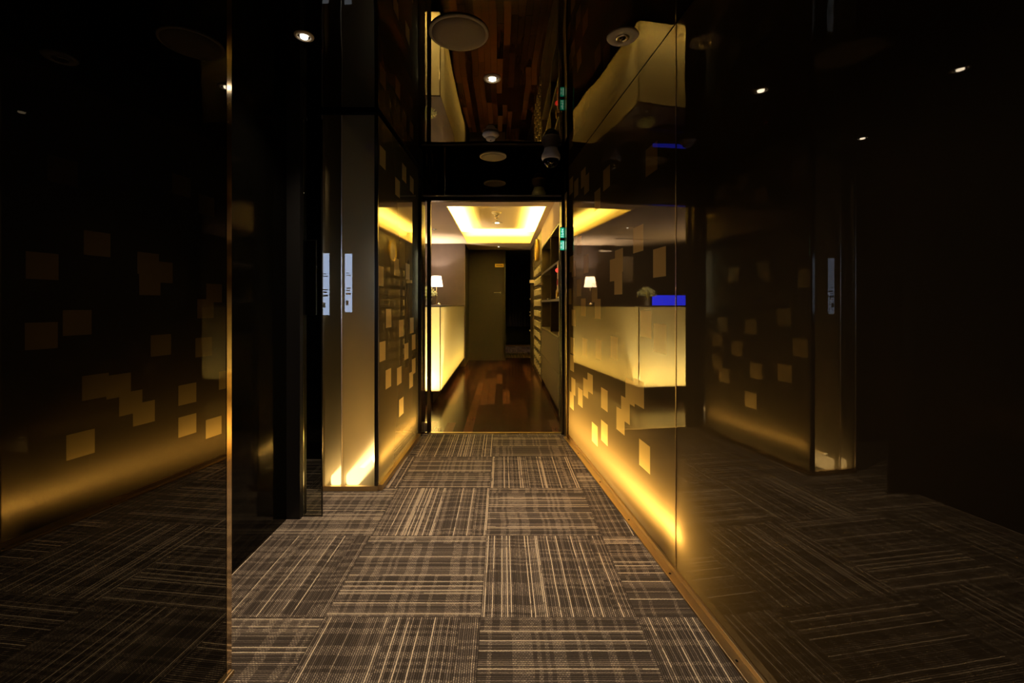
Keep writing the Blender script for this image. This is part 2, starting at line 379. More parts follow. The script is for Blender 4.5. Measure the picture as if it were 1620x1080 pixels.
# walls
sbox('wall_back', 'mauve', -3.4, 8.25, 0, -.70, 8.40, HR, 'mauve plaster wall behind the glowing counter')
sbox('wall_back.001', 'brown_door', -.78, 8.40, 0, -.70, 9.18, HR, 'short brown return wall beside the door')
sbox('wall_far_left', 'dark_wood', -3.5, 3.95, 0, -3.4, 8.4, HR, 'dark side wall of the reception room')
sbox('wall_front', 'dark_wood', -3.4, 4.06, 0, -1.2, 4.10, HR, 'dark reception wall beside the doorway')
sbox('wall_right', 'dark_wood', .96, 4.1, 0, 1.02, 13, HR, 'dark wall behind the shelves and lockers')
sbox('wall_right.001', 'dark_wood', .58, 4.06, 0, .96, 4.54, 2.0, 'dark panel between doorway and shelves')
sbox('wall_right.002', 'dark_wood', .58, 7.99, 0, .96, 9.18, HR, 'dark wall panel beyond the lockers')
sbox('trim_2', 'cream', .58, 4.06, 2.0, .96, 6.575, HR, 'cream bulkhead above the shelves lit yellow by the cove', 'bulkhead')
sbox('wall_passage', 'black_matt', .02, 9.18, 0, .06, 13, HR, 'black wall of the dark passage')
sbox('wall_end', 'black_matt', -.2, 12.9, 0, 1.0, 13, HR, 'black end wall of the dark passage')
sbox('ceiling.003', 'black_matt', -.2, 9.22, HR, 1.0, 13, HR+.04, 'black ceiling of the dark passage', 'ceiling')
# corridor surrounds
sbox('wall_cavity_right', 'black_matt', 1.15, -4, 0, 1.2, 4.05, H, 'dark wall of the cavity behind the right glass')
sbox('wall_side_left', 'black_gloss', -3.2, -4, 0, -3.1, 3.95, H, 'black wall at the far left of the lobby')
sbox('wall_behind', 'black_matt', -3.2, -4.1, 0, 1.25, -4, H, 'black wall at the back of the lobby')
sbox('wall_cross_left', 'black_gloss', -3.1, 3.30, 0, -1.13, 3.36, H, 'black wall closing the side recess')
# recess wall of dark glass and column
sbox('wall_recess_left', 'black_mirror', -1.20, -.5, 0, -1.157, 2.37, H, 'dark glossy glass wall of the left recess')
sbox('trim_3', 'black_matt', -1.26, 2.37, 0, -1.085, 2.45, H, 'black column beside the glass box', 'column')
# header over the doorway
b = MB(); b.box(-1.13, D, 2.12, 1.0, D+.08, H)
struct(b.build('wall_header', 'header'), 'black glossy header above the reception doorway')

# ------------------------------------------------------------ door screen
d1 = bpy.data.objects.new('door_1', None); COL.objects.link(d1); d1.location = (-.05, D, 0); struct(d1, 'open doorway with dark metal posts and sliding glass leaf', 'doorway')
def dpart(name, mat, x0, y0, z0, x1, y1, z1, bev=.002):
    o = MB().box(x0+.05, y0-D, z0, x1+.05, y1-D, z1, bev=bev).build(name, mat, d1); return o
PXX = lambda px, Y: (px-CX)/F*Y
dpart('jamb_post', 'dark_metal', PXX(657, D-.09), D-.11, 0, PXX(667.5, D-.09), D+.08, 2.12)
dpart('leaf_stile', 'dark_metal', PXX(675.5, D), D, .0, PXX(681, D), D+.05, 2.10)
dpart('bottom_rail', 'steel', PXX(668, D), D+.005, 0.01, PXX(675.5, D), D+.045, .09)
dpart('jamb_post', 'dark_metal', PXX(887, D), D-.06, 0, .547, D+.08, 2.12)
dpart('jamb_trim', 'brass', .548, D-.18, 0, .555, D+.02, 2.12, .001)  # extended forward to block the sign's mirror image in the right glass
dpart('jamb_post', 'dark_metal', .556, D-.125, 0, PXX(905, D), D+.08, 2.12)
dpart('top_rail', 'dark_metal', PXX(667.5, D), D+.0, 2.085, PXX(887, D), D+.06, 2.12)
dpart('glass_leaf', 'clear', PXX(668, D), D+.018, .09, PXX(675.5, D), D+.028, 2.09, 0)
dpart('ceiling_guide', 'steel', PXX(667.5, D), D-.03, 2.118, PXX(887, D), D+.0, 2.128, .001)
# fixed side part left of the jamb
sbox('wall_jamb_left', 'black_gloss', -1.13, D-.07, 0, PXX(657, D-.09), D+.08, 2.12, 'black panel behind the glass box beside the doorway')
sbox('wall_jamb_right', 'black_gloss', PXX(903, D), D, 0, 1.15, D+.08, 2.12, 'black panel closing the right glass wall at the doorway')

# ------------------------------------------------------------ glass panel with squares
def panel(name, mats, Xf, side, Ya, Yb, z0, z1, squares, label, th=.010, sq=.135, local=None, parent=None):
    """front sheet cut into a grid so each square is its own faces; side=+1: body lies towards +X"""
    nx = 1.0
    rects = []
    for (yy, zz) in squares:
        a, c = yy-sq/2, yy+sq/2; e, f = zz-sq/2, zz+sq/2
        a = max(a, Ya); c = min(c, Yb); e = max(e, z0); f = min(f, z1)
        if c-a > .01 and f-e > .01: rects.append((a, c, e, f))
    ys = sorted({round(v, 4) for r in rects for v in r[:2]} | {Ya, Yb}); zs = sorted({round(v, 4) for r in rects for v in r[2:]} | {z0, z1})
    bm = bmesh.new(); o3 = Vector(local) if local else Vector()
    gv = [[bm.verts.new(Vector((Xf(y), y, z))-o3) for z in zs] for y in ys]
    for i in range(len(ys)-1):
        for j in range(len(zs)-1):
            cy, cz = (ys[i]+ys[i+1])/2, (zs[j]+zs[j+1])/2
            ins = any(a < cy < c and e < cz < f for a, c, e, f in rects)
            q = (gv[i][j], gv[i+1][j], gv[i+1][j+1], gv[i][j+1])
            fa = bm.faces.new(q if side < 0 else q[::-1]); fa.material_index = 1 if ins else 0
    bk = [bm.verts.new(Vector((Xf(y)+side*th, y, z))-o3) for y, z in ((Ya, z0), (Yb, z0), (Yb, z1), (Ya, z1))]
    bm.faces.new(bk).material_index = 2
    fr = [bm.verts.new(Vector((Xf(y), y, z))-o3) for y, z in ((Ya, z0), (Yb, z0), (Yb, z1), (Ya, z1))]
    for i in range(4):
        bm.faces.new((fr[i], fr[(i+1) % 4], bk[(i+1) % 4], bk[i])).material_index = 3
    me = bpy.data.meshes.new(name); bm.to_mesh(me); bm.free()
    for m in mats: me.materials.append(MT[m])
    o = bpy.data.objects.new(name, me); COL.objects.link(o)
    if parent: o.parent = parent
    elif label: tag(o, label, 'glass panel')
    return o
RS = [(936, 945.5, 670, 702), (951, 961, 667, 701), (975, 988, 646, 684), (982.6, 996, 628, 668), (1011, 1028, 697, 745), (951, 961, 616, 647),
      (929, 938, 592, 620), (923, 930, 600, 627), (915, 921, 616, 641), (902, 907, 622, 645), (904, 910, 600, 622), (990, 1003, 602, 637), (1003, 1018, 603, 640),
      (902, 908, 563, 585), (1013, 1030, 494, 531), (1034, 1053, 516, 555), (966, 977, 535, 565), (942, 951, 541, 564), (921, 929, 538, 560), (902, 909, 535, 558),
      (904, 911, 490, 515), (941, 950, 476, 501), (919, 926.5, 474, 498), (936, 945, 450, 475), (898, 904, 459, 479), (912, 920, 445, 465), (923, 931, 405, 430),
      (901, 907, 405, 430), (905, 910, 414, 436), (973, 985, 395, 430), (965, 976, 412, 442), (972, 984, 430, 465), (1033, 1053, 395, 435), (1002, 1017, 364, 392),
      (913, 920, 378, 398), (1021, 1040, 228, 276), (954, 965, 266, 298), (919, 926.5, 265, 298), (924, 932, 276, 306), (900, 907, 282, 306), (940, 950, 302, 330), (907, 916, 287, 308)]
def wall_yz(r, cst, k):       # wall X = cst + k*Y
    px = (r[0]+r[1])/2; Y = F*cst/((px-CX)-F*k); return (Y, EYE-((r[2]+r[3])/2-CY)*Y/F)
rsq = [wall_yz(r, .9, -.085) for r in RS]
SEAM = 1.886
panel('glass_wall_panel', ('film', 'square', 'backclear', 'brass'), RW, 1, SEAM+.003, 3.84, .012, H-.004, rsq, 'large tinted glass wall panel with glowing amber squares, right of the doorway')
panel('glass_wall_panel', ('film', 'square', 'backclear', 'brass'), RW, 1, -1.6, SEAM-.003, .012, H-.004, [], 'plain dark tinted glass wall panel nearest the camera on the right, without squares')
# seam strip
ang_r = math.atan(.085)
def wallM(Y, Xf, slope): # local x along +Y direction of the wall, local y away from corridor
    n = math.sqrt(1+slope*slope); ax = Vector((slope/n, 1/n, 0)); ay = Vector((1/n, -slope/n, 0))
    m = Matrix((ax, ay, (0, 0, 1))).transposed().to_4x4(); m.translation = Vector((Xf(Y), Y, 0)); return m
o = MB(wallM(SEAM, RW, -.085)).box(-.0028, -.002, .03, .0028, .006, H-.004).build('trim_4', 'brass'); struct(o, 'thin gold seam strip between the two right glass panels', 'trim')
# floor track with screws
o = MB(wallM(0, RW, -.085)); o.box(-1.6, -.046, 0, 3.84*1.0036, -.001, .010, bev=.002); o.box(-1.6, -.012, .010, 3.84*1.0036, -.001, .030, bev=.001)
tr = o.build('trim_5', 'brass'); struct(tr, 'bronze floor track along the foot of the right glass wall', 'floor track')
for Yt in (.95, 1.42, 1.88, 2.35, 2.85, 3.4):
    MB(wallM(Yt, RW, -.085)).lathe([(.005, .0095), (.005, .0115), (.003, .012)], (0, -.03, 0), 12).build('screw', 'dark_metal', tr)

# ------------------------------------------------------------ left glass light box
BY = 2.74; BH = 2.325; XF0 = PXX(509, BY); XF1 = LB(BY); SX = PXX(540.5, BY)
bx = thing('glass_light_box', (-.95, BY+.5, 0), 'smoked glass light box with glowing foot and amber squares, left of the doorway', 'light box')
inv = Vector((-.95, BY+.5, 0)); TI = Matrix.Translation(-inv)
LS = [(600.5, 610, 542, 569), (610, 619, 584, 613), (628, 635.5, 581, 607), (647, 654, 589, 612), (631, 639, 630, 656), (640, 646, 544, 567), (611, 619, 490, 516), (631, 639, 507, 531),
      (648, 655, 504, 525), (652, 657, 530, 552), (652, 657, 568, 590), (597, 607, 424, 449), (642, 648, 420, 439), (622, 633, 412, 433), (601, 610, 234, 265), (636, 643, 262, 286), (625, 633, 286, 308), (649, 654, 283, 302)]
lsq = [wall_yz(r, -.863, .0338) for r in LS]
panel('side_pane', ('film_box', 'square', 'backclear', 'edge'), LB, -1, BY+.012, 3.84, .035, BH, lsq, None, local=inv, sq=.125, parent=bx)
def bpart(name, mat, *a, bev=.001):
    return MB(TI).box(*a, bev=bev).build(name, mat, bx)
def frontpane(x0, x1):
    b = MB(TI); b.box(x0, BY, .03, x1, BY+.008, BH)
    return b
for x0, x1 in ((XF0+.004, SX-.002), (SX+.002, XF1-.022)):
    b = MB(TI); b.face([(x0, BY, .03), (x1, BY, .03), (x1, BY, BH), (x0, BY, BH)], 0)
    b.face([(x0, BY+.008, .03), (x1, BY+.008, .03), (x1, BY+.008, BH), (x0, BY+.008, BH)], 1)
    for q in (((x0, BY, .03), (x0, BY+.008, .03), (x0, BY+.008, BH), (x0, BY, BH)), ((x1, BY, .03), (x1, BY+.008, .03), (x1, BY+.008, BH), (x1, BY, BH)),
              ((x0, BY, .03), (x1, BY, .03), (x1, BY+.008, .03), (x0, BY+.008, .03)), ((x0, BY, BH), (x1, BY, BH), (x1, BY+.008, BH), (x0, BY+.008, BH))):
        b.face(q, 1)
    b.build('front_pane', ('film_front', 'backclear'), bx)
bpart('corner_post', 'dark_metal', XF1-.022, BY-.004, .0, XF1-.001, BY+.012, BH)
bpart('seam_strip', 'edge', SX-.002, BY-.003, .03, SX+.002, BY+.010, BH)
bpart('edge_strip', 'edge', XF0, BY-.003, .03, XF0+.004, BY+.010, BH)
bpart('front_rail', 'brass', XF0, BY-.012, 0, XF1, BY+.014, .03)
M2 = TI @ wallM(BY, LB, .0338)
o = MB(M2); o.box(0, -.012, 0, 1.10, .026, .034, bev=.002); o.build('side_rail', 'brass', bx)
bpart('core_panel', 'core', SX-.003, BY+.02, .02, SX+.003, 3.85, BH-.02)
bpart('left_panel', 'core', XF0, BY+.02, 0, XF0+.012, 3.85, BH)
bpart('floor_plate', 'black_matt', XF0+.012, BY+.016, .002, XF1-.035, 3.85, .016)
bpart('top_cap', 'dark_metal', XF0, BY, BH, XF1, 3.85, BH+.012)
MB(TI).box(SX+.014, BY+.03, .018, SX+.10, 3.75, .095, bev=.02).build('light_tube', 'tube', bx)
MB(TI).box(SX-.080, BY+.03, .018, SX-.016, 3.75, .085, bev=.016).build('light_tube', 'tube', bx)

# ------------------------------------------------------------ near left pane
o = MB(wallM(0, LP, .062)); o.box(-1.4, -.014, .004, 1.36*1.0019, 0, H-.004)
lp = thing('glass_screen', (LP(1.38), 1.38, 0), 'large dark mirror-like glass screen nearest the camera on the left', 'glass screen')
lp_inv = Matrix.Translation(-Vector((LP(1.38), 1.38, 0)))
o.bm.transform(lp_inv); o.build('dark_pane', 'left_mirror', lp)
MB(lp_inv @ wallM(1.36, LP, .062)).box(0, -.0160, .004, .022, .0015, H-.004).build('metal_edge', 'polished_edge', lp)
MB(lp_inv @ wallM(0, LP, .062)).box(-1.4, -.022, 0, 1.386, .010, .012, bev=.002).build('floor_rail', 'brass', lp)
# clear pane beside the column
t_ = thing('clear_glass_screen', (-1.03, 2.41, 0), 'narrow clear glass screen between black column and glowing glass box', 'glass screen')
MB().box(-.053, -.004, .005, .045, .004, 2.16).build('pane', 'smoke', t_)
MB().box(.045, -.005, .0, .050, .005, 2.16).build('edge_strip', 'dark_metal', t_)

# added displays, a guessed source for the blue strips mirrored in the box
def display(x, y, z0, z1, wdt, face, label):
    r = thing('added_display', (x, y, z0), label, 'display', 'added lit displays')
    s = 1 if face > 0 else -1
    MB().box(-wdt/2-.004, -.008, -.006, wdt/2+.004, .008, z1-z0+.006, bev=.002).build('housing', 'black_matt', r)
    h = z1-z0
    b = MB(); ya = s*.0085; yb = s*.0095
    b.box(-wdt/2, min(ya, yb), 0, wdt/2, max(ya, yb), h); b.build('screen', 'screen', r)
    ya = s*.0098; yb = s*.0104
    for (u0, u1, v0, v1) in ((.15, .85, .30, .33), (.2, .7, .36, .38), (.2, .8, .40, .42), (.15, .5, .12, .2), (.2, .8, .62, .635), (.2, .6, .66, .675)):
        MB().box(-wdt/2+u0*wdt, min(ya, yb), v0*h, -wdt/2+u1*wdt, max(ya, yb), v1*h).build('print_line', 'ink', r)
    return r
display(-1.205, 2.462, 1.08, 1.50, .055, 1, 'slim pale blue display added behind the black column for the reflection in the box')
display(-1.055, 2.440, 1.10, 1.50, .05, 1, 'slim pale blue display added at the clear glass for the reflection right of the box seam')
display(PXX(653, 3.85), 3.846, 1.08, 1.60, .035, -1, 'slim pale blue glowing strip added on the left doorway post as a stand-in reflection')  # glowing strip stands in for a reflection on the post

# ------------------------------------------------------------ ceiling fittings
def disc(name, x, y, z, r, label, cat, mats=('white', 'grille')):
    t = thing(name, (x, y, z), label, cat)
    MB().lathe([(r*.88, -.002), (r*.93, -.010), (r, -.006), (r, 0)], n=48).build('rim', mats[0], t)
    MB().lathe([(r*.90, -.0025), (r*.90, -.011), (r*.6, -.013), (.002, -.014)], n=48).build('grille', mats[1], t); return t
disc('ceiling_speaker', -.1925, 1.953, H, .131, 'large round grey ceiling speaker nearest the camera', 'speaker')
disc('ceiling_speaker', -.077, 3.574, H, .108, 'smaller round cream ceiling speaker right in front of the doorway header', 'speaker')
def downlight(x, y, z, r, label, lit=True, bulb='bulb'):
    t = thing('downlight', (x, y, z), label, 'ceiling light', None)
    MB().lathe([(r*.62, -.001), (r*.66, -.007), (r*.97, -.004), (r, 0)], n=36).build('trim_ring', 'white', t)
    MB().lathe([(r*.62, -.001), (r*.62, -.006), (r*.45, -.003), (r*.30, -.001)], n=36).build('reflector', 'chrome', t)
    if lit: MB().lathe([(r*.38, -.001), (r*.38, -.008), (r*.14, -.012)], n=20).build('bulb', bulb, t)
    return t
downlight(-.054, 2.346, H, .047, 'bright lit ceiling downlight above the corridor middle')
downlight(-.886, 1.976, H, .042, 'bright lit ceiling downlight at the upper left beside the glass screen')
downlight(-.05, .75, H, .045, 'corridor ceiling downlight nearest the lobby end, mirrored faintly in the left glass screen')
downlight(-1.30, 2.85, H, .04, 'ceiling downlight added behind the black column to light the side recess carpet')  # fixture added with the recess fill light
t = thing('gimbal_downlight', (.537, 1.98, H), 'unlit round ceiling spotlight with wide rim near the right glass wall', 'ceiling light')
MB().lathe([(.030, -.001), (.034, -.008), (.066, -.006), (.070, 0)], n=40).build('rim', 'white', t)
MB().lathe([(.032, -.001), (.030, -.010), (.024, -.014), (.018, -.006)], n=32).build('reflector', 'chrome', t)
MB().lathe([(.015, -.004), (.012, -.013), (.004, -.016)], n=20).build('lens', 'dark_metal', t)
t = thing('smoke_detector', (-.083, 3.10, H), 'small round cream smoke detector hanging below the black ceiling', 'smoke detector')
MB().lathe([(.055, 0), (.058, -.012), (.050, -.022), (.036, -.030)], n=36).build('base', 'white', t)
MB().lathe([(.034, -.030), (.030, -.046), (.028, -.048)], n=28).build('sensor_head', 'white', t)
MB().lathe([(.006, -.047), (.005, -.050), (.002, -.051)], n=12).build('sensor_tip', 'dark_metal', t)
t = thing('dome_camera', (.372, 3.40, H), 'dark dome security camera hanging beside the right glass wall', 'security camera')
MB().lathe([(.050, 0), (.055, -.02), (.070, -.05), (.072, -.075), (.066, -.088)], n=36).build('housing', 'white', t)
prof = [(.062*math.cos(a), -.088-.062*math.sin(a)) for a in [i*math.pi/2/8 for i in range(9)]]; prof[-1] = (.002, prof[-1][1])
MB().lathe(prof, n=36).build('dome', 'black_gloss', t)
MB().lathe([(.02, .0), (.022, .006), (.012, .01)], (0, -.058, -.11), 20, axis='Y').build('lens_ring', 'chrome', t)

# ------------------------------------------------------------ reception counter
ZB, ZT, XC, YC = .165, 1.125, -.715, 5.10
cn = thing('reception_counter', (-1.3, 6.4, 0), 'glowing frosted reception counter with dark top on the left of the reception', 'counter')
CI = Matrix.Translation(Vector((1.3, -6.4, 0)))
def sheet(name, pts, nrm, th, mats, parent, M):
    b = MB(M); n = Vector(nrm)*th; P = [Vector(p) for p in pts]; Q = [p-n for p in P]
    b.face(P, 0); b.face(Q, 1)
    for i in range(4): b.face([P[i], P[(i+1) % 4], Q[(i+1) % 4], Q[i]], 1)
    return b.build(name, mats, parent)
YE = 8.22
sheet('side_panel', [(XC, YC, ZB), (XC, YE, ZB), (XC, YE, ZT), (XC, YC, ZT)], (1, 0, 0), .012, ('counter', 'backclear'), cn, CI)
sheet('end_panel', [(-2.4, YC, ZB), (XC-.002, YC, ZB), (XC-.002, YC, ZT), (-2.4, YC, ZT)], (0, -1, 0), .012, ('counter', 'backclear'), cn, CI)
b = MB(CI); b.box(-1.28, YC-.004, ZT, XC+.004, YE, ZT+.018, bev=.002); b.box(-2.4, YC-.004, ZT, -1.282, 5.62, ZT+.018, bev=.002); b.build('countertop', 'dark_wood', cn)
b = MB(CI); b.box(-1.28, YC+.5, .0, -1.26, YE, ZT); b.box(-2.4, 5.58, 0, -1.26, 5.60, ZT); b.box(-2.4, YC, ZB, -2.38, 5.58, ZT); b.build('inner_panel', 'cove', cn)
b = MB(CI); b.box(-2.38, YC+.012, ZB-.015, XC-.014, 5.6, ZB+.002); b.box(-1.26, 5.6, ZB-.015, XC-.014, YE, ZB+.002); b.build('bottom_board', 'cove', cn)
b = MB(CI); b.box(-2.3, YC+.10, 0, XC-.10, 5.55, ZB-.015); b.box(-1.24, 5.55, 0, XC-.10, YE, ZB-.015); b.build('plinth', 'black_matt', cn)
MB(CI).box(XC-.005, YC-.003, ZB, XC+.002, YC+.004, ZT).build('corner_seam', 'brass', cn)
# table lamp
LX, LY = PXX(690.5, 7.92), 7.92
lm = thing('table_lamp', (LX, LY, 1.143), 'white shaded table lamp glowing on the counter end in front of the mauve wall', 'lamp')
MB().lathe([(.055, 0), (.058, .008), (.03, .016), (.012, .024)], n=28).build('base', 'brass', lm)
MB().tube([(0, 0, .02), (0, 0, .37)], .006).build('pole', 'brass', lm)
zs0, zs1 = 1.475-1.143, 1.665-1.143
b = MB(); n = 40
b.lathe([(.115, zs0), (.113, zs0+.006), (.098, zs0+.10), (.084, zs1-.005), (.083, zs1)], n=n, cap=False); b.lathe([(.081, zs1), (.111, zs0)], n=n, cap=False); b.build('lamp_shade', 'shade', lm)
MB().lathe([(.004, .37), (.022, .40), (.026, .425), (.015, .45), (.004, .455)], n=16).build('bulb', 'bulb_soft', lm)
l = bpy.data.lights.new('table_lamp_light', 'POINT'); l.energy = 9; l.color = (1, .74, .5); l.shadow_soft_size = .03
lo = bpy.data.objects.new('table_lamp_light', l); COL.objects.link(lo); lo.location = (LX, LY, 1.64)
spot('table_lamp_up', (LX, LY+.0, 1.60), (LX, LY+.0, 2.3), 55, (1, .78, .56), 120, .4)
# small silver bell
t = thing('desk_bell', (PXX(693.5, 7.65), 7.70, 1.143), 'small shiny silver bell at the foot of the table lamp', 'bell')
MB().lathe([(.04, 0), (.042, .006), (.036, .02), (.022, .036), (.006, .042)], n=24).build('dome', 'chrome', t)
MB().lathe([(.004, .042), (.006, .05), (.003, .056)], n=12).build('button', 'chrome', t)
# potted plant on the counter end
PXp, PYp = -.89, 5.24
pl = thing('potted_plant', (PXp, PYp, ZT+.018), 'small pale green plant in a ribbed pot on the counter corner', 'plant')
b = MB(); b.lathe([(.038, 0), (.040, .004), (.054, .08), (.057, .083), (.052, .085), (.046, .07)], n=24); b.build('pot', 'pot', pl)
b = MB()
for i in range(420):
    th = random.uniform(0, 2*math.pi); ph = random.uniform(-.12, 1.45); R = random.uniform(.05, .115)
    c = Vector((math.cos(th)*math.cos(ph)*R, math.sin(th)*math.cos(ph)*R, .125+math.sin(ph)*R*.85))
    d = Vector((random.uniform(-1, 1), random.uniform(-1, 1), random.uniform(-.6, 1))).normalized(); e_ = d.orthogonal().normalized()*.007; d *= .017
    b.face([c-d, c+e_, c+d+Vector((0, 0, .003)), c-e_])
for i in range(26):
    th = random.uniform(0, 6.28); r = random.uniform(.02, .07); b.tube([(0, 0, .06), (r*.5*math.cos(th), r*.5*math.sin(th), .10), (r*math.cos(th), r*math.sin(th), .14)], .0015, 4)
b.build('foliage', 'leaf', pl)
# blue-lit screen behind the counter
bs = thing('blue_screen', (-2.1, 6.6, 1.02), 'wide low screen glowing deep blue just above the counter, mirrored in the right glass', 'screen')
MB().box(-.41, .002, -.02, .41, .03, .29, bev=.004).build('casing', 'black_matt', bs)
MB().box(-.40, -.001, .0, .40, .002, .28).build('display', 'blue', bs)
MB().box(-.06, .0, -.12, .06, .02, -.02).build('stand', 'black_matt', bs)
MB().box(-.14, -.06, -.135, .14, .08, -.12).build('foot', 'black_matt', bs)
tb = thing('office_table', (-2.1, 6.7, 0), 'dark work table behind the counter carrying the blue screen', 'table')
MB().box(-.45, -.3, .86, .55, .3, .885).build('tabletop', 'dark_wood', tb)
for sx in (-.43, .51):
    for sy in (-.28, .26): MB().box(sx, sy, 0, sx+.03, sy+.03, .86).build('leg', 'dark_metal', tb)
# picture on mauve wall
t = thing('framed_notice', (-2.06, 8.215, 1.84), 'pale framed notice on the dark wall behind the counter', 'picture')
MB().box(-.12, -.02, -.26, .12, 0, .26, bev=.003).build('frame', 'dark_metal', t)
MB().box(-.105, -.023, -.245, .105, -.019, .245).build('sheet', 'grille', t)
sbox('wall_back.002', 'dark_wood', -3.4, 8.22, 0, -1.46, 8.25, HR, 'dark wall panel left of the mauve wall')
o = MB().box(-.11, -.10, -.012, .11, 0, .012, bev=.003).build('wall_shelf', 'white', loc=(-1.58, 8.22, 2.18)); tag(o, 'thin pale shelf high on the dark wall beside the mauve wall', 'shelf')
# ceiling slots & small fittings
for i, (x, y, s) in enumerate(((-1.75, 7.3, 'farther'), (-2.3, 6.1, 'nearer'))):
    t = thing('ceiling_air_slot', (x, y, HR), 'long black air slot in the cream ceiling, the %s of two from the mauve wall' % ('nearer' if i == 0 else 'farther'), 'air vent')
    MB().box(-.35, -.03, -.006, .35, .03, 0).build('frame', 'white', t)
    MB().box(-.34, -.02, -.008, .34, .02, -.006).build('slot', 'black_matt', t)
downlight(PXX(669, 6.27), 6.27, HR, .035, 'tiny lit downlight in the cream ceiling left of the cove', True, 'bulb_soft')
downlight(-.72, 4.55, HR, .035, 'tiny lit downlight added behind the doorway header to brighten the counter plant', True, 'bulb_soft')  # fixture added with the plant fill light
downlight(PXX(687, 6.69), 6.69, HR, .04, 'tiny unlit downlight in the cream ceiling left of the cove', False)
downlight(PXX(672, 5.9), 5.9, HR, .035, 'tiny unlit downlight in the cream ceiling nearest the doorway', False)
downlight(PXX(789, 8.65), 8.65, HR, .03, 'tiny lit downlight in the ceiling before the brown door', True, 'bulb_soft')
downlight(-.09, 7.39, zt, .09, 'round white lit downlight inside the yellow ceiling cove', True, 'bulb_soft')
t = thing('smoke_detector', (-.09, 6.55, zt), 'round cream smoke detector inside the yellow ceiling cove', 'smoke detector')
MB().lathe([(.07, 0), (.07, -.015), (.05, -.03), (.03, -.04)], n=30).build('base', 'white', t)
MB().lathe([(.028, -.04), (.022, -.06), (.01, -.062)], n=20).build('sensor_head', 'grille', t)
t = thing('sprinkler_head', (-.09, 6.95, zt), 'small metal sprinkler head between detector and downlight in the cove', 'sprinkler')
MB().lathe([(.035, 0), (.034, -.006), (.012, -.01)], n=20).build('plate', 'chrome', t)
MB().lathe([(.008, -.01), (.008, -.04), (.02, -.042), (.02, -.046)], n=14).build('nozzle', 'chrome', t)

# ------------------------------------------------------------ shelf unit
XS = .58; Y0s, Y1s = 4.56, 6.56
sh = thing('shelf_unit', (XS+.18, (Y0s+Y1s)/2, 0), 'dark open shelf unit above brown cupboards along the right wall', 'shelf unit')
SI = Matrix.Translation(-Vector((XS+.18, (Y0s+Y1s)/2, 0)))
def sp_(name, mat, *a, bev=0, par=sh, M=SI): return MB(M).box(*a, bev=bev).build(name, mat, par)
sp_('back_panel', 'dark_wood', XS+.34, Y0s, .06, XS+.36, Y1s, 1.99)
for y in (Y0s, 5.37, Y1s-.02): sp_('upright', 'dark_wood', XS+.004, y, .81, XS+.34, y+.02, 1.99)
for z in (1.585, 1.19): 
    s_ = sp_('shelf_board', 'dark_wood', XS+.004, Y0s+.02, z, XS+.34, Y1s-.02, z+.022)
    MB(SI).box(XS-.003, Y0s, z-.002, XS+.004, Y1s, z+.024, bev=.001).build('edge_trim', 'steel', s_)
sp_('top_board', 'dark_wood', XS, Y0s, 1.975, XS+.34, Y1s, 1.995)
sp_('base_cabinet', 'dark_wood', XS+.02, Y0s, .06, XS+.34, Y1s, .805)
sp_('worktop', 'dark_wood', XS-.004, Y0s, .805, XS+.34, Y1s, .825, bev=.002)
sp_('plinth', 'black_matt', XS+.05, Y0s, 0, XS+.34, Y1s, .06)
for (ya, yb) in ((Y0s+.003, 4.70), (4.706, Y1s-.003)):
    for za, zb in ((.43, .80), (.065, .424)):
        sp_('cupboard_door', 'laminate', XS, ya, za, XS+.019, yb, zb, bev=.0015)
# objects on the shelf
t = thing('gold_bottle', (XS+.08, 5.28, 1.215), 'slim gold bottle standing on the middle shelf beside the upright', 'bottle')
MB().lathe([(.022, 0), (.024, .004), (.024, .10), (.010, .13), (.009, .155)], n=20).build('body', 'gold', t)
MB().lathe([(.011, .155), (.011, .175), (.005, .177)], n=16).build('cap', 'brass', t)
for (yy, lab) in ((4.80, 'small round silver dish on the middle shelf near the doorway'), (5.95, 'small round silver dish on the middle shelf near the lockers')):
    o = MB().lathe([(.018, 0), (.022, .003), (.036, .022), (.034, .024), (.02, .006)], n=24).build('silver_dish', 'chrome', loc=(XS+.05, yy, 1.213)); tag(o, lab, 'dish')
# fire alarm panel
t = thing('fire_alarm_panel', (XS, 4.48, 1.43), 'cream fire alarm panel with red lamp between doorway and shelves', 'alarm panel')
MB().box(-.022, -.05, -.15, 0, .05, .15, bev=.003).build('plate', 'paper', t)
MB().lathe([(.022, -.022), (.020, -.034), (.008, -.044)], (0, 0, .07), 20, axis='X').build('red_lamp', 'red', t)
MB().lathe([(.034, -.022), (.034, -.028), (.02, -.030)], (0, 0, -.05), 24, axis='X').build('push_button', 'redplastic', t)
# ------------------------------------------------------------ lockers
YL0, YL1 = 6.59, 7.96
lk = thing('shoe_locker_cabinet', (XS+.18, (YL0+YL1)/2, 0), 'dark cabinet of fifty small shoe lockers under the wall clock', 'locker cabinet')
LI = Matrix.Translation(-Vector((XS+.18, (YL0+YL1)/2, 0)))
MB(LI).box(XS+.012, YL0, .03, XS+.36, YL1, HR-.005).build('carcass', 'black_matt', lk)
MB(LI).box(XS, YL0, 1.80, XS+.012, YL1, HR-.005, bev=.001).build('top_panel', 'dark_wood', lk)
MB(LI).box(XS, YL0, .0, XS+.012, YL1, .055).build('kick_panel', 'locker', lk)
pw = (YL1-YL0)/5; ph = (1.79-.06)/10
bdoor = MB(); bdoor.box(0, -pw/2+.006, -ph/2+.006, .014, pw/2-.006, ph/2-.006, bev=.002)
door0 = bdoor.build('locker_door', 'locker', lk)
bh = MB(); bh.box(-.022, -.018, -.052, -.0005, .016, .052, bev=.004)
h0 = bh.build('handle', 'handle', door0); h0['label'] = 'bright metal locker handle'
